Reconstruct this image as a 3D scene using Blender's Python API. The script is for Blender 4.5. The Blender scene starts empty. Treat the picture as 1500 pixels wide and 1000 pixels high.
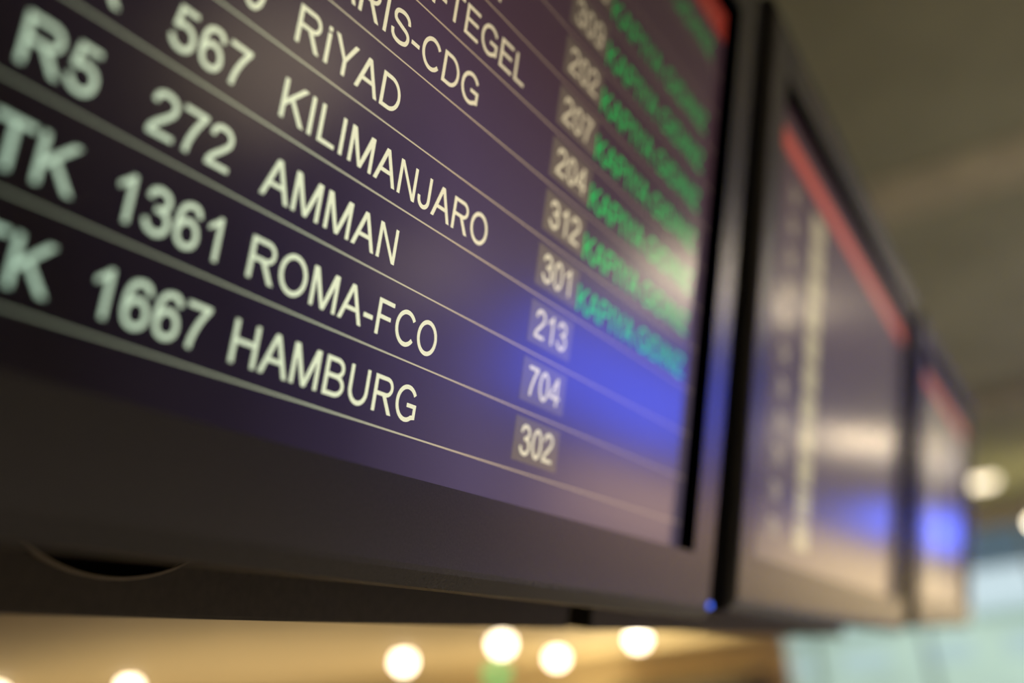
import bpy, bmesh, math, random
from mathutils import Vector, Matrix, Euler

random.seed(4)
scene = bpy.context.scene
COL = scene.collection
U = 0.03                        # one timetable row on the display is 3 cm high

# ------------------------------------------------------------------ camera
cam_data = bpy.data.cameras.new('camera')
cam_data.sensor_width = 36.0
cam_data.lens = 1434.8 / 1500.0 * 36.0
cam_data.clip_start = 0.01
cam_data.clip_end = 400
cam = bpy.data.objects.new('camera', cam_data)
COL.objects.link(cam)
cam.matrix_world = Matrix((
    (0.5100571, -0.26939608, -0.81686443, -0.40387669),
    (-0.85513131, -0.26116376, -0.44782132, -0.22994363),
    (-0.09269408, 0.9269408, -0.36357746, 2.3344308),
    (0, 0, 0, 1)))
cam_data.dof.use_dof = True
cam_data.dof.focus_distance = 13.75 * U
cam_data.dof.aperture_fstop = 2.5
scene.camera = cam

# ------------------------------------------------------------------ world, exposure
scene.view_settings.view_transform = 'Standard'
scene.view_settings.look = 'None'
scene.view_settings.gamma = 1.0
scene.view_settings.use_curve_mapping = False
scene.view_settings.exposure = 0.0
world = bpy.data.worlds.new('daylight')
scene.world = world
world.use_nodes = True
wb = world.node_tree.nodes['Background']
wb.inputs[0].default_value = (0.60, 0.70, 0.78, 1)
wb.inputs[1].default_value = 1.25


def area(name, loc, size, power, color, rot=(0, 0, 0), size_y=None):
    d = bpy.data.lights.new(name, 'AREA')
    d.energy = power
    d.color = color
    d.size = size
    if size_y:
        d.shape = 'RECTANGLE'
        d.size_y = size_y
    o = bpy.data.objects.new(name, d)
    COL.objects.link(o)
    o.location = loc
    o.rotation_euler = rot
    return o


# daylight on the apron side, from behind the hall
sun_data = bpy.data.lights.new('sun', 'SUN')
sun_data.energy = 1.3
sun_data.color = (1.0, 0.96, 0.88)
sun_data.angle = 0.03
sun = bpy.data.objects.new('sun', sun_data)
COL.objects.link(sun)
sun.rotation_euler = Vector((-1.0, -0.15, 0.65)).to_track_quat('Z', 'Y').to_euler()

# added fill lamps without fixtures, brightening the high ceiling and lower gilded soffit
area('hall_fill', (44, 2, 6.2), 8, 520, (1.0, 0.82, 0.42), (math.pi, 0, 0), 16)
area('hall_fill', (20, -6, 5.5), 14, 90, (1.0, 0.95, 0.62), (math.pi, 0, 0), 14)
area('soffit_fill', (20, 19, 1.2), 18, 720, (1.0, 0.84, 0.52), (math.pi, 0, 0), 16)
area('gilded_wall_fill', (27, 11.5, 1.0), 4, 480, (1.0, 0.86, 0.52), (math.radians(180), 0, 0), 4)  # added to brighten the gilded wall, the kiosk has no such lamp


def spot(loc, power, color=(1.0, 0.90, 0.76)):  # added downward lamps that brighten the hall floor, no fixtures modelled
    d = bpy.data.lights.new('floor_fill', 'SPOT')
    d.energy = power
    d.color = color
    d.spot_size = math.radians(84)
    d.spot_blend = 0.6
    d.shadow_soft_size = 0.15
    o = bpy.data.objects.new('floor_fill', d)
    COL.objects.link(o)
    o.location = loc


for sx, sy in ((3, -4), (9, -9), (11, -3), (18, -9), (20, -3), (28, -9), (30, -3), (40, -8)):
    spot((sx, sy, 9.7), 2300)

# ------------------------------------------------------------------ materials


def mat(name, color, rough=0.5, spec=0.5, emit=None, strength=0.0, noise=None, bump=0.0, metallic=0.0):
    m = bpy.data.materials.new(name)
    m.use_nodes = True
    nt = m.node_tree
    b = nt.nodes['Principled BSDF']
    b.inputs['Base Color'].default_value = (*color, 1)
    b.inputs['Roughness'].default_value = rough
    b.inputs['Specular IOR Level'].default_value = spec
    b.inputs['Metallic'].default_value = metallic
    if emit:
        b.inputs['Emission Color'].default_value = (*emit, 1)
        b.inputs['Emission Strength'].default_value = strength
    if noise or bump:
        tc = nt.nodes.new('ShaderNodeTexCoord')
        n = nt.nodes.new('ShaderNodeTexNoise')
        n.inputs['Scale'].default_value = noise or 30
        n.inputs['Detail'].default_value = 6
        nt.links.new(tc.outputs['Object'], n.inputs['Vector'])
        r = nt.nodes.new('ShaderNodeValToRGB')
        r.color_ramp.elements[0].position = 0.3
        r.color_ramp.elements[1].position = 0.75
        r.color_ramp.elements[0].color = (*[c * 0.82 for c in color], 1)
        r.color_ramp.elements[1].color = (*[min(1, c * 1.15) for c in color], 1)
        nt.links.new(n.outputs['Fac'], r.inputs['Fac'])
        nt.links.new(r.outputs['Color'], b.inputs['Base Color'])
        if bump:
            bp = nt.nodes.new('ShaderNodeBump')
            bp.inputs['Strength'].default_value = bump
            bp.inputs['Distance'].default_value = 0.0005
            nt.links.new(n.outputs['Fac'], bp.inputs['Height'])
            nt.links.new(bp.outputs['Normal'], b.inputs['Normal'])
    return m


def lcd(name, stops, strength=1.0, rough=0.17, vmin=0.15, top_tint=(1, 0.93, 0.85)):
    """LCD surface: matte glass whose pixels give off light; like every such
    panel the pixels' colour and strength drift with the angle one sees it at."""
    m = bpy.data.materials.new(name)
    m.use_nodes = True
    nt = m.node_tree
    N, L = nt.nodes, nt.links
    b = N['Principled BSDF']
    b.inputs['Base Color'].default_value = (0.004, 0.004, 0.006, 1)
    b.inputs['Roughness'].default_value = rough
    b.inputs['Specular IOR Level'].default_value = 0.5
    g = N.new('ShaderNodeNewGeometry')
    dot = N.new('ShaderNodeVectorMath')
    dot.operation = 'DOT_PRODUCT'
    L.new(g.outputs['Incoming'], dot.inputs[0])
    L.new(g.outputs['Normal'], dot.inputs[1])
    r = N.new('ShaderNodeValToRGB')
    els = r.color_ramp.elements
    while len(els) < len(stops):
        els.new(0.5)
    for e, (p, c) in zip(els, stops):
        e.position = p
        e.color = (*c, 1)
    L.new(dot.outputs['Value'], r.inputs['Fac'])
    # looked at from below the picture dims: angle against the panel's upright
    vt = N.new('ShaderNodeVectorTransform')
    vt.vector_type = 'VECTOR'
    vt.convert_from = 'WORLD'
    vt.convert_to = 'OBJECT'
    L.new(g.outputs['Incoming'], vt.inputs[0])
    sp = N.new('ShaderNodeSeparateXYZ')
    L.new(vt.outputs[0], sp.inputs[0])
    neg = N.new('ShaderNodeMath')
    neg.operation = 'MULTIPLY'
    neg.inputs[1].default_value = -1.0
    L.new(sp.outputs['Y'], neg.inputs[0])
    ratio = N.new('ShaderNodeMath')
    ratio.operation = 'DIVIDE'
    L.new(neg.outputs[0], ratio.inputs[0])
    low = N.new('ShaderNodeMath')
    low.operation = 'MAXIMUM'
    low.inputs[1].default_value = 0.40
    L.new(dot.outputs['Value'], low.inputs[0])
    L.new(low.outputs[0], ratio.inputs[1])
    mr = N.new('ShaderNodeMapRange')
    mr.interpolation_type = 'SMOOTHSTEP'
    mr.inputs['From Min'].default_value = 0.6
    mr.inputs['From Max'].default_value = 1.65
    mr.inputs['To Min'].default_value = 1.0
    mr.inputs['To Max'].default_value = vmin
    L.new(ratio.outputs[0], mr.inputs['Value'])
    hue = N.new('ShaderNodeMix')
    hue.data_type = 'RGBA'
    hue.blend_type = 'MULTIPLY'
    hm = N.new('ShaderNodeMapRange')
    hm.inputs['From Min'].default_value = 0.45
    hm.inputs['From Max'].default_value = 1.05
    L.new(ratio.outputs[0], hm.inputs['Value'])
    L.new(hm.outputs['Result'], hue.inputs[0])
    L.new(r.outputs['Color'], hue.inputs[6])
    hue.inputs[7].default_value = (*top_tint, 1)
    # pixel grid
    tc = N.new('ShaderNodeTexCoord')
    w1 = N.new('ShaderNodeTexWave')
    w1.bands_direction = 'X'
    w2 = N.new('ShaderNodeTexWave')
    w2.bands_direction = 'Y'
    mul = N.new('ShaderNodeMath')
    mul.operation = 'MULTIPLY'
    for w, i in ((w1, 0), (w2, 1)):
        w.inputs['Scale'].default_value = 0.314 / 0.00052
        L.new(tc.outputs['Object'], w.inputs['Vector'])
        m2 = N.new('ShaderNodeMapRange')
        m2.inputs['To Min'].default_value = 0.82
        m2.inputs['To Max'].default_value = 1.12
        L.new(w.outputs['Fac'], m2.inputs['Value'])
        L.new(m2.outputs['Result'], mul.inputs[i])
    m3 = N.new('ShaderNodeMath')
    m3.operation = 'MULTIPLY'
    L.new(mul.outputs[0], m3.inputs[0])
    L.new(mr.outputs['Result'], m3.inputs[1])
    m4 = N.new('ShaderNodeMath')
    m4.operation = 'MULTIPLY'
    m4.inputs[1].default_value = strength
    L.new(m3.outputs[0], m4.inputs[0])
    L.new(hue.outputs[2], b.inputs['Emission Color'])
    L.new(m4.outputs[0], b.inputs['Emission Strength'])
    return m


BG = [(0.15, (0.085, 0.070, 0.085)), (0.42, (0.078, 0.058, 0.094)), (0.56, (0.080, 0.057, 0.118)),
      (0.66, (0.024, 0.016, 0.042)), (0.74, (0.008, 0.005, 0.015)), (0.84, (0.002, 0.0012, 0.003))]
TX = [(0.15, (0.50, 0.42, 0.26)), (0.42, (0.88, 0.77, 0.52)), (0.56, (0.94, 0.84, 0.56)),
      (0.68, (0.82, 0.88, 0.60)), (0.86, (0.46, 0.66, 0.50))]
LN = [(0.15, (0.16, 0.12, 0.10)), (0.42, (0.34, 0.25, 0.19)), (0.56, (0.60, 0.46, 0.30)),
      (0.68, (0.46, 0.50, 0.34)), (0.86, (0.17, 0.20, 0.14))]
GR = [(0.15, (0.05, 0.40, 0.12)), (0.42, (0.01, 0.68, 0.13)), (0.86, (0.02, 0.5, 0.12))]
RD = [(0.12, (0.50, 0.12, 0.09)), (0.30, (0.62, 0.075, 0.05)), (0.5, (0.55, 0.05, 0.035))]
BX = [(0.15, (0.13, 0.11, 0.08)), (0.42, (0.165, 0.125, 0.105)), (0.7, (0.16, 0.13, 0.10))]
YL = [(0.12, (0.40, 0.35, 0.22)), (0.5, (0.55, 0.48, 0.28))]
M_bg = lcd('lcd_background', BG, vmin=0.5, top_tint=(0.78, 0.50, 0.42))
M_tx = lcd('lcd_cream_text', TX)
M_ln = lcd('lcd_row_line', LN)
M_gr = lcd('lcd_green_text', GR)
M_rd = lcd('lcd_red_header', RD)
M_bx = lcd('lcd_gate_box', BX)
M_yl = lcd('lcd_yellow_box', YL)
M_plastic = mat('charcoal_plastic', (0.038, 0.037, 0.035), 0.26, 0.5, noise=900, bump=0.04)
M_shell = mat('black_shell_plastic', (0.018, 0.017, 0.016), 0.45, 0.4, noise=300, bump=0.1)
M_gasket = mat('black_gasket', (0.0015, 0.003, 0.005), 1.0, 0.0)
M_rail = mat('dark_painted_steel', (0.06, 0.05, 0.035), 0.55, 0.35, noise=200, bump=0.1)
M_void = mat('hole_shade_black', (0.001, 0.001, 0.001), 0.9, 0.05)
M_rim = mat('pale_metal_rim', (0.20, 0.16, 0.10), 0.4, 0.5)
M_led = mat('blue_indicator', (0.02, 0.04, 0.2), 0.4, 0.5, (0.06, 0.16, 1.0), 1.8)
M_ceiling = mat('olive_plaster', (0.25, 0.26, 0.16), 0.9, 0.2, noise=0.4)
M_cove = mat('lit_rib_plaster', (0.37, 0.35, 0.22), 0.9, 0.2, noise=2)
M_gold = mat('gilded_soffit_panel', (0.62, 0.48, 0.27), 0.6, 0.3, noise=0.25)
M_floor = mat('polished_stone', (0.42, 0.37, 0.32), 0.25, 0.5, noise=0.6)
M_wall = mat('beige_wall', (0.40, 0.36, 0.28), 0.8, 0.3, noise=0.3)
M_mull = mat('grey_green_mullion', (0.34, 0.42, 0.38), 0.5, 0.4)
M_steel = mat('grey_steel', (0.25, 0.25, 0.25), 0.35, 0.5, metallic=0.8)
M_lamp = mat('warm_lamp', (0.9, 0.85, 0.7), 0.5, 0.3, (1.0, 0.87, 0.64), 13.0)
M_lampcase = mat('lamp_housing', (0.45, 0.40, 0.30), 0.5, 0.4)
M_flood = mat('warm_flood_lens', (0.9, 0.8, 0.6), 0.5, 0.3, (1.0, 0.82, 0.56), 20.0)
M_flood2 = mat('warm_flood_lens_far', (0.9, 0.8, 0.6), 0.5, 0.3, (1.0, 0.78, 0.50), 36.0)
M_glow = mat('soft_lamp_shade', (0.9, 0.8, 0.6), 0.5, 0.3, (1.0, 0.80, 0.50), 2.2)
M_strip = mat('strip_light_diffuser', (0.9, 0.85, 0.75), 0.5, 0.3, (1.0, 0.90, 0.76), 1.15)
M_tube = mat('linear_lamp_diffuser', (0.9, 0.85, 0.7), 0.5, 0.3, (1.0, 0.85, 0.58), 3.0)
M_strip2 = mat('cream_strip_diffuser', (0.9, 0.85, 0.75), 0.5, 0.3, (1.0, 0.84, 0.60), 15.0)
M_glow2 = mat('dim_lamp_shade', (0.9, 0.8, 0.6), 0.5, 0.3, (1.0, 0.80, 0.50), 1.3)
M_blue = mat('blue_sign_face', (0.05, 0.08, 0.5), 0.4, 0.4, (0.03, 0.085, 1.0), 7.0)
M_blue2 = mat('blue_sign_face_pale', (0.05, 0.08, 0.5), 0.4, 0.4, (0.09, 0.15, 1.0), 5.8)
M_green = mat('green_exit_face', (0.02, 0.3, 0.1), 0.4, 0.4, (0.04, 0.75, 0.22), 1.6)
M_shop = mat('lit_shop_window', (0.5, 0.4, 0.2), 0.5, 0.3, (1.0, 0.72, 0.38), 2.0)
M_shop2 = mat('lit_rose_shop_window', (0.5, 0.4, 0.3), 0.5, 0.3, (1.0, 0.62, 0.46), 2.0)
M_dark = mat('dark_kiosk_panel', (0.03, 0.025, 0.015), 0.5, 0.4)
M_ext = mat('pale_green_cladding', (0.66, 0.76, 0.66), 0.7, 0.3, noise=0.1)
M_roofed = mat('pale_roof_metal', (0.62, 0.72, 0.74), 0.5, 0.4)
M_blind = bpy.data.materials.new('grey_blue_blind')
M_blind.use_nodes = True
_n = M_blind.node_tree
_t = _n.nodes.new('ShaderNodeBsdfTranslucent')
_t.inputs[0].default_value = (0.60, 0.66, 0.74, 1)
_n.links.new(_t.outputs[0], _n.nodes['Material Output'].inputs[0])
M_apron = mat('grey_apron_concrete', (0.40, 0.44, 0.38), 0.9, 0.2, noise=0.2)
M_glass = bpy.data.materials.new('clear_window_glass')
M_glass.use_nodes = True
_n = M_glass.node_tree
_t = _n.nodes.new('ShaderNodeBsdfTransparent')
_t.inputs[0].default_value = (0.93, 0.96, 0.94, 1)
_g = _n.nodes.new('ShaderNodeBsdfGlossy')
_g.inputs['Roughness'].default_value = 0.02
_f = _n.nodes.new('ShaderNodeFresnel')
_f.inputs[0].default_value = 1.45
_x = _n.nodes.new('ShaderNodeMixShader')
_n.links.new(_f.outputs[0], _x.inputs[0])
_n.links.new(_t.outputs[0], _x.inputs[1])
_n.links.new(_g.outputs[0], _x.inputs[2])
_n.links.new(_x.outputs[0], _n.nodes['Material Output'].inputs[0])

# ------------------------------------------------------------------ mesh helpers


def build(name, bm, material, parent=None, loc=None, bevel=0.0, smooth=False):
    if bevel:
        bmesh.ops.bevel(bm, geom=bm.edges[:], offset=bevel, segments=2, affect='EDGES', profile=0.6)
    me = bpy.data.meshes.new(name)
    bm.to_mesh(me)
    bm.free()
    me.materials.append(material)
    if smooth:
        for p in me.polygons:
            p.use_smooth = True
    o = bpy.data.objects.new(name, me)
    COL.objects.link(o)
    if parent:
        o.parent = parent
    if loc:
        o.location = loc
    return o


def add_box(bm, x0, x1, y0, y1, z0, z1):
    v = [bm.verts.new((x, y, z)) for z in (z0, z1) for y in (y0, y1) for x in (x0, x1)]
    for f in ((0, 2, 3, 1), (4, 5, 7, 6), (0, 1, 5, 4), (2, 6, 7, 3), (0, 4, 6, 2), (1, 3, 7, 5)):
        bm.faces.new([v[i] for i in f])
    return bm


def box(x0, x1, y0, y1, z0, z1):
    return add_box(bmesh.new(), x0, x1, y0, y1, z0, z1)


def add_cyl(bm, r1, r2, h, seg=32, mtx=None):
    bmesh.ops.create_cone(bm, cap_ends=True, segments=seg, radius1=r1, radius2=r2, depth=h,
                          matrix=mtx or Matrix())
    return bm


def empty(name, loc=(0, 0, 0), rot=None):
    o = bpy.data.objects.new(name, None)
    COL.objects.link(o)
    o.empty_display_size = 0.1
    o.location = loc
    if rot:
        o.rotation_euler = rot
    return o


def tag(o, label, cat, group=None, kind=None):
    o['label'] = label
    o['category'] = cat
    if group:
        o['group'] = group
    return o


def struct(o):
    o['kind'] = 'structure'
    return o


# ------------------------------------------------------------------ lettering
# a plain grotesque drawn as strokes on a 1000-unit em: (advance, [shapes])
W = 90.0


def arc(cx, cy, rx, ry, a0, a1, n=20):
    return [(cx + rx * math.cos(math.radians(a0 + (a1 - a0) * i / n)),
             cy + ry * math.sin(math.radians(a0 + (a1 - a0) * i / n))) for i in range(n + 1)]


def smoothpts(p, n=5):
    out = []
    q = [p[0]] + list(p) + [p[-1]]
    for i in range(1, len(q) - 2):
        for k in range(n):
            t = k / n
            out.append(tuple(0.5 * ((2 * q[i][j]) + (-q[i - 1][j] + q[i + 1][j]) * t
                       + (2 * q[i - 1][j] - 5 * q[i][j] + 4 * q[i + 1][j] - q[i + 2][j]) * t * t
                       + (-q[i - 1][j] + 3 * q[i][j] - 3 * q[i + 1][j] + q[i + 2][j]) * t ** 3) for j in (0, 1)))
    out.append(p[-1])
    return out


def S(pts, w=W):
    return ('s', pts, w)


def R(x0, y0, x1, y1):
    return ('p', [(x0, y0), (x1, y0), (x1, y1), (x0, y1)])


def P(*p):
    return ('p', list(p))


def D(xb, xt, yb, yt, w):
    return ('p', [(xb, yb), (xb + w, yb), (xt + w, yt), (xt, yt)])


six = [(470, 545), (435, 640), (375, 680), (290, 687), (180, 645), (112, 530), (88, 370), (95, 210), (140, 90),
       (215, 42), (290, 33), (390, 65), (450, 140), (464, 230), (440, 330), (380, 402), (290, 432), (195, 402),
       (125, 325), (95, 235)]
GLYPH = {
    'A': (667, [D(0, 280, 0, 716, 102), D(565, 283, 0, 716, 104), R(165, 215, 500, 295)]),
    'B': (667, [R(74, 0, 168, 716), S([(120, 674), (350, 674)] + arc(362, 525, 178, 149, 90, -90, 14) + [(120, 376)], 84),
                S([(360, 376)] + arc(365, 209, 218, 167, 90, -90, 14) + [(120, 42)], 84)]),
    'C': (722, [S(arc(390, 358, 293, 326, 36, 324, 30))]),
    'D': (722, [R(78, 0, 173, 716), S([(130, 674), (330, 674)] + arc(335, 358, 292, 316, 90, -90, 20) + [(130, 42)], 84)]),
    'E': (667, [R(79, 0, 174, 716), R(79, 632, 600, 716), R(79, 335, 570, 418), R(79, 0, 618, 84)]),
    'F': (611, [R(82, 0, 177, 716), R(82, 632, 565, 716), R(82, 325, 500, 408)]),
    'G': (778, [S(arc(400, 358, 303, 327, 35, 308, 28) + [(674, 118), (674, 330)]), R(412, 288, 719, 372)]),
    'H': (722, [R(80, 0, 175, 716), R(547, 0, 642, 716), R(80, 338, 642, 422)]),
    'I': (278, [R(92, 0, 188, 716)]),
    'i': (278, [R(92, 0, 188, 590), R(92, 628, 188, 716)]),
    'J': (500, [S([(377, 716), (377, 210)] + arc(215, 208, 162, 175, 0, -180, 16)[1:] + [(53, 240)])]),
    'K': (667, [R(73, 0, 168, 716), P((168, 240), (168, 355), (536, 716), (664, 716)), P((255, 400), (330, 452), (668, 0), (545, 0))]),
    'L': (556, [R(73, 0, 168, 716), R(73, 0, 522, 84)]),
    'M': (833, [R(74, 0, 166, 716), R(669, 0, 760, 716), P((74, 716), (200, 716), (463, 0), (371, 0)),
                P((760, 716), (634, 716), (371, 0), (463, 0))]),
    'N': (722, [R(76, 0, 167, 716), R(555, 0, 646, 716), P((76, 716), (174, 716), (646, 0), (549, 0))]),
    'O': (778, [S(arc(388, 358, 293, 326, 0, 360, 40))]),
    'P': (667, [R(77, 0, 172, 716), S([(120, 674), (400, 674)] + arc(410, 504, 168, 170, 90, -90, 14) + [(120, 334)], 84)]),
    'R': (722, [R(79, 0, 174, 716), S([(120, 676), (430, 676)] + arc(440, 520, 170, 157, 90, -90, 14) + [(120, 363)], 80),
                P((330, 363), (445, 363), (683, 0), (563, 0))]),
    'S': (667, [S(smoothpts([(565, 505), (535, 600), (450, 665), (330, 684), (190, 655), (128, 590), (118, 520), (160, 445),
                             (325, 385), (500, 330), (572, 260), (575, 165), (510, 75), (345, 32), (190, 58), (110, 130), (88, 235)], 4))]),
    'T': (611, [R(21, 632, 591, 716), R(258, 0, 354, 716)]),
    'U': (722, [S([(126, 716), (126, 280)] + arc(361, 280, 235, 248, 180, 360, 22)[1:] + [(596, 716)])]),
    'Y': (667, [R(286, 0, 381, 310), P((286, 290), (381, 290), (118, 716), (3, 716)), P((286, 290), (381, 290), (661, 716), (548, 716))]),
    'Z': (611, [R(35, 632, 575, 716), R(20, 0, 585, 84), P((20, 84), (135, 84), (575, 632), (455, 632))]),
    '-': (333, [R(32, 215, 302, 303)]),
    ' ': (278, []),
    '0': (556, [S(arc(276, 352, 190, 324, 0, 360, 36))]),
    '1': (556, [R(285, 0, 373, 719), P((109, 460), (285, 580), (285, 690), (109, 545)), P((285, 560), (330, 560), (330, 719), (310, 719), (285, 690))]),
    '2': (556, [S(smoothpts([(82, 505), (110, 610), (190, 670), (280, 682), (385, 658), (450, 590), (458, 510), (425, 430), (320, 325),
                             (190, 215), (110, 130), (72, 50)], 4)), R(30, 0, 503, 84)]),
    '3': (556, [S(smoothpts([(85, 525), (125, 630), (200, 675), (265, 682), (370, 655), (422, 590), (425, 495), (365, 420), (280, 392), (215, 390)], 4)),
                S(smoothpts([(240, 392), (320, 388), (410, 345), (462, 270), (462, 175), (410, 80), (330, 40), (265, 33), (160, 62), (100, 125), (75, 200)], 4))]),
    '4': (556, [R(332, 0, 420, 716), R(12, 165, 518, 247), P((12, 245), (115, 247), (405, 650), (345, 716))]),
    '5': (556, [R(140, 630, 485, 714), P((140, 714), (225, 714), (165, 365), (80, 345)),
                S(smoothpts([(118, 352), (180, 405), (270, 430), (380, 400), (452, 320), (464, 225), (435, 115), (360, 50), (265, 33), (160, 60), (100, 125), (78, 195)], 4))]),
    '6': (556, [S(smoothpts(six, 3))]),
    '7': (556, [R(47, 630, 511, 714), S(smoothpts([(480, 690), (380, 540), (290, 370), (220, 180), (188, 0)], 4), 92)]),
    '8': (556, [S(arc(277, 530, 158, 148, 0, 360, 28), 84), S(arc(277, 208, 190, 172, 0, 360, 30), 86)]),
    '9': (556, [S(smoothpts([(554 - x, 720 - y) for x, y in six], 3))]),
}


def ribbon(bm, pts, w, f):
    p = [Vector(q) for q in pts]
    p = [q for i, q in enumerate(p) if i == 0 or (q - p[i - 1]).length > 1e-3]
    closed = (p[0] - p[-1]).length < 1.0
    if closed:
        p = p[:-1]
    n = len(p)
    L, Rr = [], []
    for i in range(n):
        a = p[i - 1] if (i > 0 or closed) else None
        c = p[(i + 1) % n] if (i < n - 1 or closed) else None
        d1 = (p[i] - a).normalized() if a is not None else None
        d2 = (c - p[i]).normalized() if c is not None else None
        d1 = d1 or d2
        d2 = d2 or d1
        t = (d1 + d2).normalized()
        k = min(1.6, 1.0 / max(0.3, t.dot(d1)))
        nn = Vector((-t.y, t.x)) * (w / 2 * k)
        L.append(bm.verts.new(f(p[i] + nn)))
        Rr.append(bm.verts.new(f(p[i] - nn)))
    for i in range(n if closed else n - 1):
        j = (i + 1) % n
        bm.faces.new((Rr[i], Rr[j], L[j], L[i]))


def text_width(s, em):
    return sum(GLYPH[c][0] for c in s) * em / 1000


def text_bm(bm, s, x, y, em, align='left'):
    if align == 'center':
        x -= text_width(s, em) / 2
    for c in s:
        adv, shapes = GLYPH[c]

        def f(q, x=x):
            return ((x + q[0] * em / 1000) * U, (y + q[1] * em / 1000) * U, 0)
        for sh in shapes:
            if sh[0] == 's':
                ribbon(bm, sh[1], sh[2], f)
            else:
                q = sh[1]
                a = sum(q[i][0] * q[(i + 1) % len(q)][1] - q[(i + 1) % len(q)][0] * q[i][1] for i in range(len(q)))
                if a < 0:
                    q = q[::-1]
                bm.faces.new([bm.verts.new(f(k)) for k in q])
        x += adv * em / 1000


def rect_bm(bm, x0, x1, y0, y1):
    bm.faces.new([bm.verts.new((x * U, y * U, 0)) for x, y in ((x0, y0), (x1, y0), (x1, y1), (x0, y1))])


# ------------------------------------------------------------------ the setting
def wall(name, x0, x1, y0, y1, z0, z1, m):
    return struct(build(name, box(x0, x1, y0, y1, z0, z1), m))


HX = 52.0
wall('floor', -14, HX + .3, -14.3, 34, -0.3, 0, M_floor)
wall('ceiling', -14, HX + .3, -14.3, 34, 10.0, 10.3, M_ceiling)
wall('wall_side', -14, HX + .3, -14.3, -14.0, 0, 10, M_wall)
wall('wall_rear', -14.3, -14, -14.3, 34, 0, 10, M_wall)
wall('wall_far_side', -14, HX + .3, 34, 34.3, 0, 10, M_wall)
# end wall with its band of windows (opening y -13.5..30, z 0.6..7.6)
wall('wall_end_above', HX, HX + .3, -14.3, 34, 9.0, 10, M_wall)
wall('wall_end_below', HX, HX + .3, -14.3, 34, 0, 0.6, M_wall)
wall('wall_end_corner', HX, HX + .3, -14.0, -3.2, 0.6, 9.0, M_wall)
# lower gilded soffit behind the boards, its edge and the wall that closes it
wall('ceiling_soffit', -14, 30, 8.45, 34, 4.2, 4.4, M_gold)
wall('wall_bulkhead', -14, 30.3, 8.25, 8.45, 4.2, 10, M_gold)
wall('wall_gilded', 30, 30.3, 8.25, 34, 0, 10, M_gold)
# thin ceiling rib, its band of light put into the paler plaster colour
bm = box(15.0, 16.6, -14, 8.2, 9.97, 10.0)
struct(build('trim_1', bm, M_cove))
bm = box(30.0, 30.8, -14, 8.2, 9.6, 10.0)
struct(build('trim_2', bm, M_cove))

win = empty('window_1', (HX, -3.2, 0.6))
struct(win)
ys = [0.0 + 5.4 * i for i in range(7)]
for i, y in enumerate(ys[:-1]):
    build('pane', box(0.10, 0.13, y + .08, y + 5.4 - .08, 0.05, 8.35), M_glass, win)
for y in ys:
    build('mullion', box(0.0, 0.25, y - .1, y + .1, 0, 8.4), M_mull, win)
for y in ys[:-1]:
    build('blind', box(0.05, 0.07, y + .11, y + 5.29, 6.6, 8.4), M_blind, win)
build('sill', box(-0.1, 0.3, -.1, 32.5, -0.1, 0.06), M_mull, win)

# outside: apron and the terminal wing across it
wall('ground_apron', HX + .3, 200, -80, 120, -1.2, -1.0, M_apron)
wing = empty('terminal_building', (110, 0, -1))
build('wall', box(0, 20, -60, 90, 0, 9.2), M_ext, wing)
build('roof', box(-0.6, 20.5, -61, 91, 9.2, 9.9), M_roofed, wing)
bmw = bmesh.new()
for i in range(18):
    b_ = build('window', box(-0.06, 0.02, -52 + i * 8, -47 + i * 8, 5.2, 7.2), M_roofed, wing)
bmw.free()
tag(wing, 'pale green terminal wing seen through the windows below the last display', 'building')

# ------------------------------------------------------------------ the displays
TILT = math.radians(105.0751)
BOARD = Matrix.Translation((0, 0, 2.45)) @ Matrix.Rotation(TILT, 4, 'X')
MW, MH = 27.0, 16.7           # outer size of a display in row units
ML, MR, MB, MT = 1.6, 1.57, 1.45, 1.6
REC = 0.30                    # how far the glass lies behind the frame


def rotvec(v):
    v = Vector([math.radians(a) for a in v])
    return Matrix.Rotation(v.length, 4, v.normalized()) if v.length > 1e-9 else Matrix()


def quad_ring(bm, o, i, zo, zi):
    """frame between an outer and an inner rectangle (x0,x1,y0,y1)"""
    def cs(r, z):
        return [bm.verts.new((x * U, y * U, z * U)) for x, y in ((r[0], r[2]), (r[1], r[2]), (r[1], r[3]), (r[0], r[3]))]
    a, b = cs(o, zo), cs(i, zi)
    for k in range(4):
        j = (k + 1) % 4
        bm.faces.new((a[k], a[j], b[j], b[k]))


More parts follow.
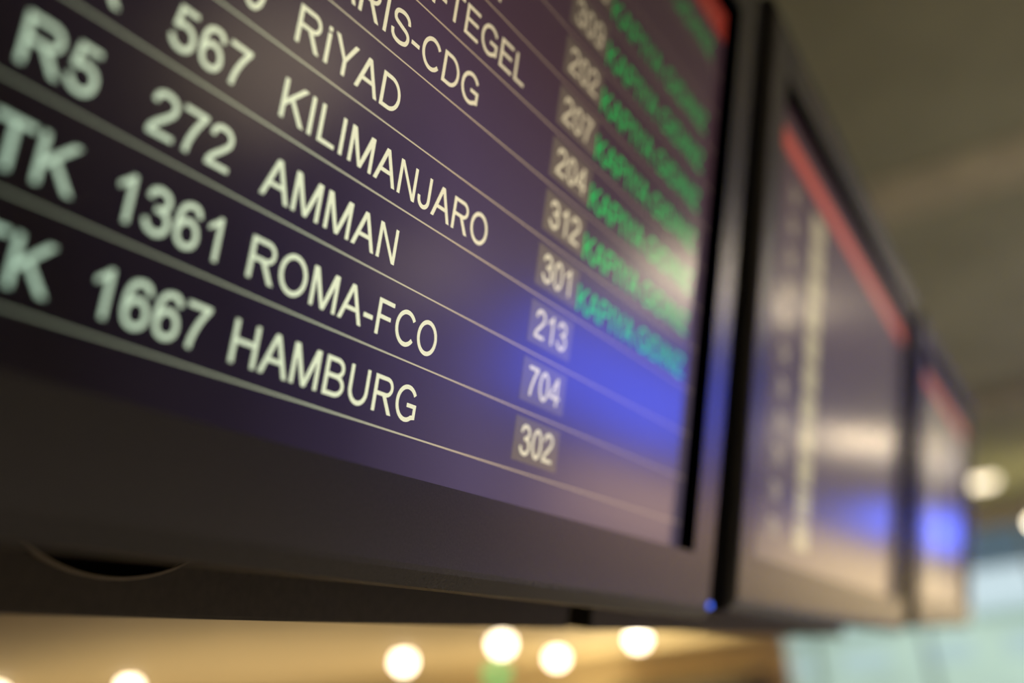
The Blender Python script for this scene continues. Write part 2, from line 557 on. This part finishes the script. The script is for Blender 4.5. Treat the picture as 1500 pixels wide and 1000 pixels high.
def make_monitor(off, rv):
    """origin of the thing: outer lower left corner of the front face"""
    root = empty('flight_display')
    root.matrix_world = BOARD @ Matrix.Translation(Vector(off) * U) @ rotvec(rv)
    # --- bezel: bevelled front frame
    bm = bmesh.new()
    prof = [  # (inset from outer, depth) from the back of the rim round to the lip
        (0.00, -1.2), (0.00, -0.26), (0.04, -0.16), (0.26, -0.02), (0.34, 0.0)]
    for (a, za), (b, zb) in zip(prof, prof[1:]):
        quad_ring(bm, (a, MW - a, a, MH - a), (b, MW - b, b, MH - b), za, zb)
    o5 = (0.34, MW - .34, .34, MH - .34)
    i3 = (ML, MW - MR, MB, MH - MT)
    quad_ring(bm, o5, i3, 0, 0)
    bmesh.ops.remove_doubles(bm, verts=bm.verts[:], dist=1e-6)
    build('bezel', bm, M_plastic, root)
    bm = bmesh.new()
    quad_ring(bm, i3, i3, 0, -REC + .02)
    quad_ring(bm, i3, (ML + .1, MW - MR - .26, MB + .02, MH - MT - .26), -REC + .02, -REC + .015)
    bmesh.ops.remove_doubles(bm, verts=bm.verts[:], dist=1e-7)
    g = build('screen_gasket', bm, M_gasket, root)
    g['label'] = 'black inner lip round the glass'
    # --- rear shell
    bm = bmesh.new()
    add_box(bm, .05 * U, (MW - .05) * U, .05 * U, (MH - .05) * U, -1.9 * U, -0.9 * U)
    bmesh.ops.bevel(bm, geom=bm.edges[:], offset=.12 * U, segments=2, affect='EDGES')
    build('rear_shell', bm, M_shell, root)
    # --- screen glass
    bm = bmesh.new()
    add_box(bm, (ML - .1) * U, (MW - MR + .1) * U, (MB - .3) * U, (MH - MT + .1) * U, -.15 * U - REC * U, 0 - REC * U)
    scr = build('screen', bm, M_bg, root)
    return root, scr


def put(scr, name, bm, m, lift=0.006, label=None):
    o = build(name, bm, m, scr)
    o.location = (0, 0, (-REC + lift) * U)
    if label:
        o['label'] = label
    return o


EM = 0.698
M1_OFF = (-17.74, -2.03, REC)
m1, s1 = make_monitor(M1_OFF, (0, 0, 0))
tag(m1, 'nearest flight display listing departures such as HAMBURG, in focus', 'display', 'flight displays hung in a row')
ROWS = {  # row: (airline, flight number, destination, gate, called to gate)
    0: ('TK', '1667', 'HAMBURG', '302', False),
    1: ('TK', '1361', 'ROMA-FCO', '704', False),
    2: ('R5', '272', 'AMMAN', '213', False),
    3: ('TK', '567', 'KILIMANJARO', '301', True),
    4: ('TK', '140', 'RiYAD', '312', True),
    5: ('TK', '1823', 'PARIS-CDG', '204', True),
    6: ('TK', '1721', 'BERLIN-TEGEL', '207', True),
    7: ('TK', '1589', 'FRANKFURT', '202', True),
    8: ('TK', '1853', 'MADRiD', '309', True),
    9: ('TK', '1587', 'MiLANO', '203', True),
    10: ('TK', '1885', 'OSLO', '219', False),
    11: ('TK', '1767', 'PRAG', '205', True),
}
ox, oy = -M1_OFF[0], -M1_OFF[1]     # from board numbers to the display's own
for r, (al, fn, dest, gate, call) in ROWS.items():
    y = r + oy
    bm = bmesh.new(); rect_bm(bm, ML, MW - MR, y - .012, y + .012)
    put(s1, 'row_line', bm, M_ln, .004)
    bm = bmesh.new(); text_bm(bm, al, ox - 8.84, y + .19, EM, 'center')
    put(s1, 'airline_code', bm, M_tx, .006, 'cream letters reading ' + al)
    bm = bmesh.new(); text_bm(bm, fn, ox - 7.24, y + .19, EM, 'center')
    put(s1, 'flight_number', bm, M_tx, .006, 'cream figures reading ' + fn)
    bm = bmesh.new(); text_bm(bm, dest, ox - 6.20, y + .19, EM)
    put(s1, 'destination', bm, M_tx, .006, 'cream letters reading ' + dest.upper())
    bm = bmesh.new(); rect_bm(bm, ox, ox + 1.51, y + .17, y + .90)
    put(s1, 'gate_box', bm, M_bx, .004, 'grey rectangle behind the gate number')
    bm = bmesh.new(); text_bm(bm, gate, ox + .76, y + .29, EM, 'center')
    put(s1, 'gate_number', bm, M_tx, .008, 'cream figures reading ' + gate)
    if call:
        bm = bmesh.new(); text_bm(bm, 'KAPIYA GiDiNiZ', ox + 1.5, y + .17, EM)
        put(s1, 'status_text', bm, M_gr, .006, 'green call to the gate')
bm = bmesh.new(); rect_bm(bm, ML, MW - MR, 12.02 + oy, 12.95 + oy)
put(s1, 'header_bar', bm, M_rd, .004, 'red bar along the top of the picture')
# power light on the lower right corner
bm = bmesh.new()
bmesh.ops.create_uvsphere(bm, u_segments=12, v_segments=8, radius=.07 * U)
led = build('power_light', bm, M_led, m1, loc=((8.95 + ox) * U, (-1.68 + oy) * U, .0 * U))
led['label'] = 'small blue power light'


def far_content(scr):
    bm = bmesh.new(); rect_bm(bm, ML, MW - MR, 13.45, 14.12)
    put(scr, 'header_bar', bm, M_rd, .004, 'red bar along the top of the picture')
    for r in range(11):
        y = r + 2.02
        bm = bmesh.new(); rect_bm(bm, ML, MW - MR, y - .012, y + .012)
        put(scr, 'row_line', bm, M_ln, .004)
        bm = bmesh.new(); text_bm(bm, 'TK', 4.2, y + .19, EM, 'center')
        put(scr, 'airline_code', bm, M_tx)
        bm = bmesh.new(); rect_bm(bm, 6.6, 8.3, y + .06, y + .94)
        put(scr, 'gate_box', bm, M_yl, .004, 'pale yellow rectangle')


M2_OFF, M2_ROT = (10.0, -1.77, .50), (-0.28, 1.56, 0.15)
M3_OFF, M3_ROT = (40.94, -1.38, -.40), (-0.64, 1.46, 1.76)
m2, s2 = make_monitor(M2_OFF, M2_ROT)
tag(m2, 'blurred middle display with a red top bar and a pale yellow column', 'display', 'flight displays hung in a row')
far_content(s2)
m3, s3 = make_monitor(M3_OFF, M3_ROT)
tag(m3, 'farthest display at the end of the row, heavily blurred', 'display', 'flight displays hung in a row')
far_content(s3)


# carrier boxes behind and below the displays
def carrier(disp, x0, x1, yl, zf, rot, label, hole=None):
    root = empty('carrier_box')
    root.matrix_world = disp.matrix_world @ Matrix.Translation(Vector((x0, yl, zf)) * U) @ Matrix.Rotation(rot, 4, 'Z')
    L = (x1 - x0) * U
    build('housing', box(0, L, 0, 3.0 * U, -1.6 * U, 0), M_rail, root, bevel=.06 * U)
    for e in (3.2 * U, L - 4.5 * U):
        build('end_bracket', box(e, e + .5 * U, 1.5 * U, 3.6 * U, -1.0 * U, .40 * U), M_shell, root)
    build('joint_plate', box(L - .01 * U, L + 1.1 * U, .15 * U, 2.9 * U, -1.5 * U, -.7 * U), M_gasket, root)
    if hole:
        hx, hy, hr = hole
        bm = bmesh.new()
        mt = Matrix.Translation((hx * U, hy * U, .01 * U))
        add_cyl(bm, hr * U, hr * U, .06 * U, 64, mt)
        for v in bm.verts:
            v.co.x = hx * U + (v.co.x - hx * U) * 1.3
        h = build('hole_shade', bm, M_void, root)  # solid disc; the opening's shade is put into its black colour
        h['label'] = 'black disc that gives the shade inside the cable opening'
        bm = bmesh.new()
        seg = 72
        ro, ri = (hr + .035) * U, hr * U
        vs = []
        for k in range(seg):
            a = 2 * math.pi * k / seg
            c, s_ = math.cos(a), math.sin(a)
            vs.append([bm.verts.new((hx * U + 1.3 * q * c, hy * U + q * s_, z)) for q, z in
                       ((ro, 0), (ro, .06 * U), (ri, .09 * U), (ri, 0))])
        for k in range(seg):
            a, b = vs[k], vs[(k + 1) % seg]
            for q in range(3):
                bm.faces.new((a[q], b[q], b[q + 1], a[q + 1]))
        rm = build('hole_rim', bm, M_rim, root)  # rim in a paler colour than the box
        rm['label'] = 'thin rim round the cable opening, paler than the box'
    tag(root, label, 'mounting box', 'dark boxes that carry the displays')
    return root


# ------------------------------------------------------------------ further things are added below
c1 = carrier(m1, 1.5, 24.35, -0.96, -2.35, math.radians(0.95), 'dark box under the nearest display, with a round cable hole',
             hole=(10.75, 2.03, 1.55))
c2 = carrier(m2, -2.25, 26, -0.82, -2.6, math.radians(0.6), 'dark box under the middle display, right of the narrow gap')
c3 = carrier(m3, 0.6, 26, 0.2, -2.35, 0, 'dark box behind the farthest display, end of the row')


def hanger(x, y, label):
    """round steel pipe from the carrier up to the ceiling, hidden by the displays from in front"""
    root = empty('hanger_pipe')
    b = BOARD @ (Vector((x, y + .95, -2.75)) * U)
    root.location = b
    bm = bmesh.new()
    h = 10.0 - b.z
    add_cyl(bm, .02, .02, h, 20, Matrix.Translation((0, 0, h / 2)))
    build('pipe', bm, M_steel, root, smooth=True)
    bm = bmesh.new()
    add_cyl(bm, .07, .07, .02, 24, Matrix.Translation((0, 0, h - .01)))
    build('ceiling_plate', bm, M_steel, root)
    return tag(root, label, 'pipe', 'steel pipes behind the displays')


hanger(-10, 0, 'steel pipe holding the nearest display from the ceiling, hidden behind it')
hanger(0, 0, 'second steel pipe behind the nearest display')

# ------------------------------------------------------------------ lamps and signs of the hall
def downlight(x, y, z, r, label, m=None, grp='round downlights in the gilded soffit'):
    root = empty('downlight', (x, y, z))
    bm = bmesh.new()
    bmesh.ops.create_uvsphere(bm, u_segments=24, v_segments=14, radius=r, matrix=Matrix.Translation((0, 0, -r)))
    build('lens', bm, m or M_lamp, root, smooth=True)
    bm = bmesh.new()
    seg = 32
    vs = []
    for k in range(seg):
        a = 2 * math.pi * k / seg
        vs.append([bm.verts.new((q * math.cos(a), q * math.sin(a), zz)) for q, zz in ((r, -.02), (r * 1.01, -.07), (r * 1.2, -.04), (r * 1.25, 0))])
    for k in range(seg):
        a, b = vs[k], vs[(k + 1) % seg]
        for q in range(3):
            bm.faces.new((a[q], b[q], b[q + 1], a[q + 1]))
    build('trim_ring', bm, M_lampcase, root)
    return tag(root, label, 'lamp', grp)


CX, CY, CZ = -0.404, -0.230, 2.334


def soffit_point(el, az, z):
    d = (z - CZ) / math.tan(math.radians(el))
    return CX + d * math.cos(math.radians(az)), CY + d * math.sin(math.radians(az))


for el, az, lab in ((4.1, 36.5, 'round ceiling lamp, third bright disc from the left below the display'),
                    (4.6, 31.0, 'ceiling lamp half cut off by the dark box, above the green sign'),
                    (3.5, 28.0, 'round ceiling lamp just right of the green sign'),
                    (4.1, 23.4, 'ceiling lamp cut off by the box, nearest the gilded wall'),
                    (3.9, 50.8, 'ceiling lamp low under the cable hole at the bottom edge'),
                    (4.0, 57.0, 'ceiling lamp at the bottom left corner')):
    x, y = soffit_point(el, az, 4.15)
    downlight(x, y, 4.2, .17, lab)

# green exit sign hanging under the soffit
ex = empty('exit_sign', (16.6, 10.15, 3.18))
build('face', box(-.03, .03, -.17, .17, 0, .22), M_green, ex)
build('case', box(.03, .08, -.19, .19, -.02, .24), M_lampcase, ex)
for s_ in (-.12, .12):
    build('rod', box(.045, .06, s_ - .006, s_ + .006, .23, 1.02), M_steel, ex)
tag(ex, 'small green lit sign hanging under the gilded soffit', 'sign')

# dark kiosk before the gilded wall
kiosk = empty('kiosk', (28.6, 8.9, 0))
build('body', box(0, 1.2, 0, 4.2, 0, 2.6), M_dark, kiosk, bevel=.04)
build('canopy', box(-.3, 1.3, -.1, 4.4, 2.85, 3.12), M_dark, kiosk, bevel=.03)
build('sign_panel', box(-.05, .05, .5, 3.6, 2.6, 2.85), M_dark, kiosk)
tag(kiosk, 'dark kiosk with a flat canopy beside the gilded wall', 'kiosk')

# linear lamp and round lamp near the windows
lin = empty('linear_lamp', (33.5, 2.75, 8.05))
build('diffuser', box(-.35, .35, -1.05, 1.05, -.05, .1), M_tube, lin, bevel=.03)
build('case', box(-.4, .4, -1.1, 1.1, .1, .2), M_lampcase, lin, bevel=.02)
for s_ in (-.5, .5):
    build('cable', box(-.01, .01, s_ - .01, s_ + .01, .2, 1.93), M_steel, lin)
lin.rotation_euler = (0, 0, math.radians(20))
tag(lin, 'long pale lamp hanging beside the end of the display row', 'lamp')
downlight(34.0, 0.97, 6.8, .13, 'bright white round lamp at the right edge of the picture', M_lamp, 'single lamps near the windows')
bm = bmesh.new()
add_cyl(bm, .02, .02, 3.2, 12, Matrix.Translation((34.0, 0.97, 8.4)))
tag(build('lamp_stem', bm, M_steel), 'thin steel stem above the white round lamp by the windows', 'stem')


# blue lit signs across the hall, seen mirrored in the displays
def lightbox(name, loc, sx, sy, sz, m, label, cat='sign'):
    root = empty(name, loc)
    build('face', box(-sx / 2, sx / 2, -sy / 2, sy / 2, -sz / 2, sz / 2), m, root)
    e = .12
    if sx > sy:
        build('case', box(-sx / 2 - e, sx / 2 + e, -sy / 2 - .25, -sy / 2, -sz / 2 - e, sz / 2 + e), M_shell, root)
    else:
        build('case', box(sx / 2, sx / 2 + .25, -sy / 2 - e, sy / 2 + e, -sz / 2 - e, sz / 2 + e), M_shell, root)
    return tag(root, label, cat)


lightbox('blue_light_box', (26.0, -13.65, 4.9), 12.4, .12, 2.6, M_blue, 'large blue light box on the side wall, mirrored in the nearest display')
lightbox('blue_light_box', (HX - .4, -6.3, 6.1), .12, 4.6, 1.6, M_blue2, 'smaller blue light box on the end wall, mirrored in the far displays')
lightbox('strip_light', (HX - .45, -8.9, 9.2), .12, 9.0, .9, M_strip, 'pale strip light high on the end wall', 'lamp')
lightbox('lit_shop_front', (31, -13.65, 1.75), 14.0, .12, 2.4, M_shop2, 'rose lit shop front on the side wall under the large blue light box', 'shop front')
lightbox('lit_shop_front', (HX - .45, -8.6, 2.4), .12, 10.0, 3.6, M_shop, 'warm lit shop front at the foot of the end wall', 'shop front')


def flood(x, y, z, r, m, label):
    root = empty('pendant_lamp', (x, y, z))
    bm = bmesh.new()
    bmesh.ops.create_uvsphere(bm, u_segments=24, v_segments=14, radius=r)
    build('globe', bm, m, root, smooth=True)
    bm = bmesh.new()
    add_cyl(bm, .03, .03, 10 - z - r, 12, Matrix.Translation((0, 0, r + (10 - z - r) / 2)))
    build('stem', bm, M_steel, root)
    return tag(root, label, 'lamp', 'globe lamps mirrored in the displays')


lightbox('strip_light', (28.2, -13.65, 9.1), 5.6, .12, .9, M_strip2, 'bright cream strip light high on the side wall, mirrored beside the green text', 'lamp')
flood(29.2, -9.9, 9.5, .32, M_flood, 'small globe lamp under the ceiling, mirrored at the left of the middle display')
flood(14.2, -12.6, 4.9, .8, M_glow2, 'dim globe lamp over the side wall, mirrored near the word AMMAN')
flood(8.7, -12.0, 6.4, 1.15, M_glow, 'globe lamp over the side wall, mirrored near the number 567')
flood(HX - 2.4, -10.2, 9.0, .36, M_flood2, 'globe lamp before the end wall, mirrored in the middle display')
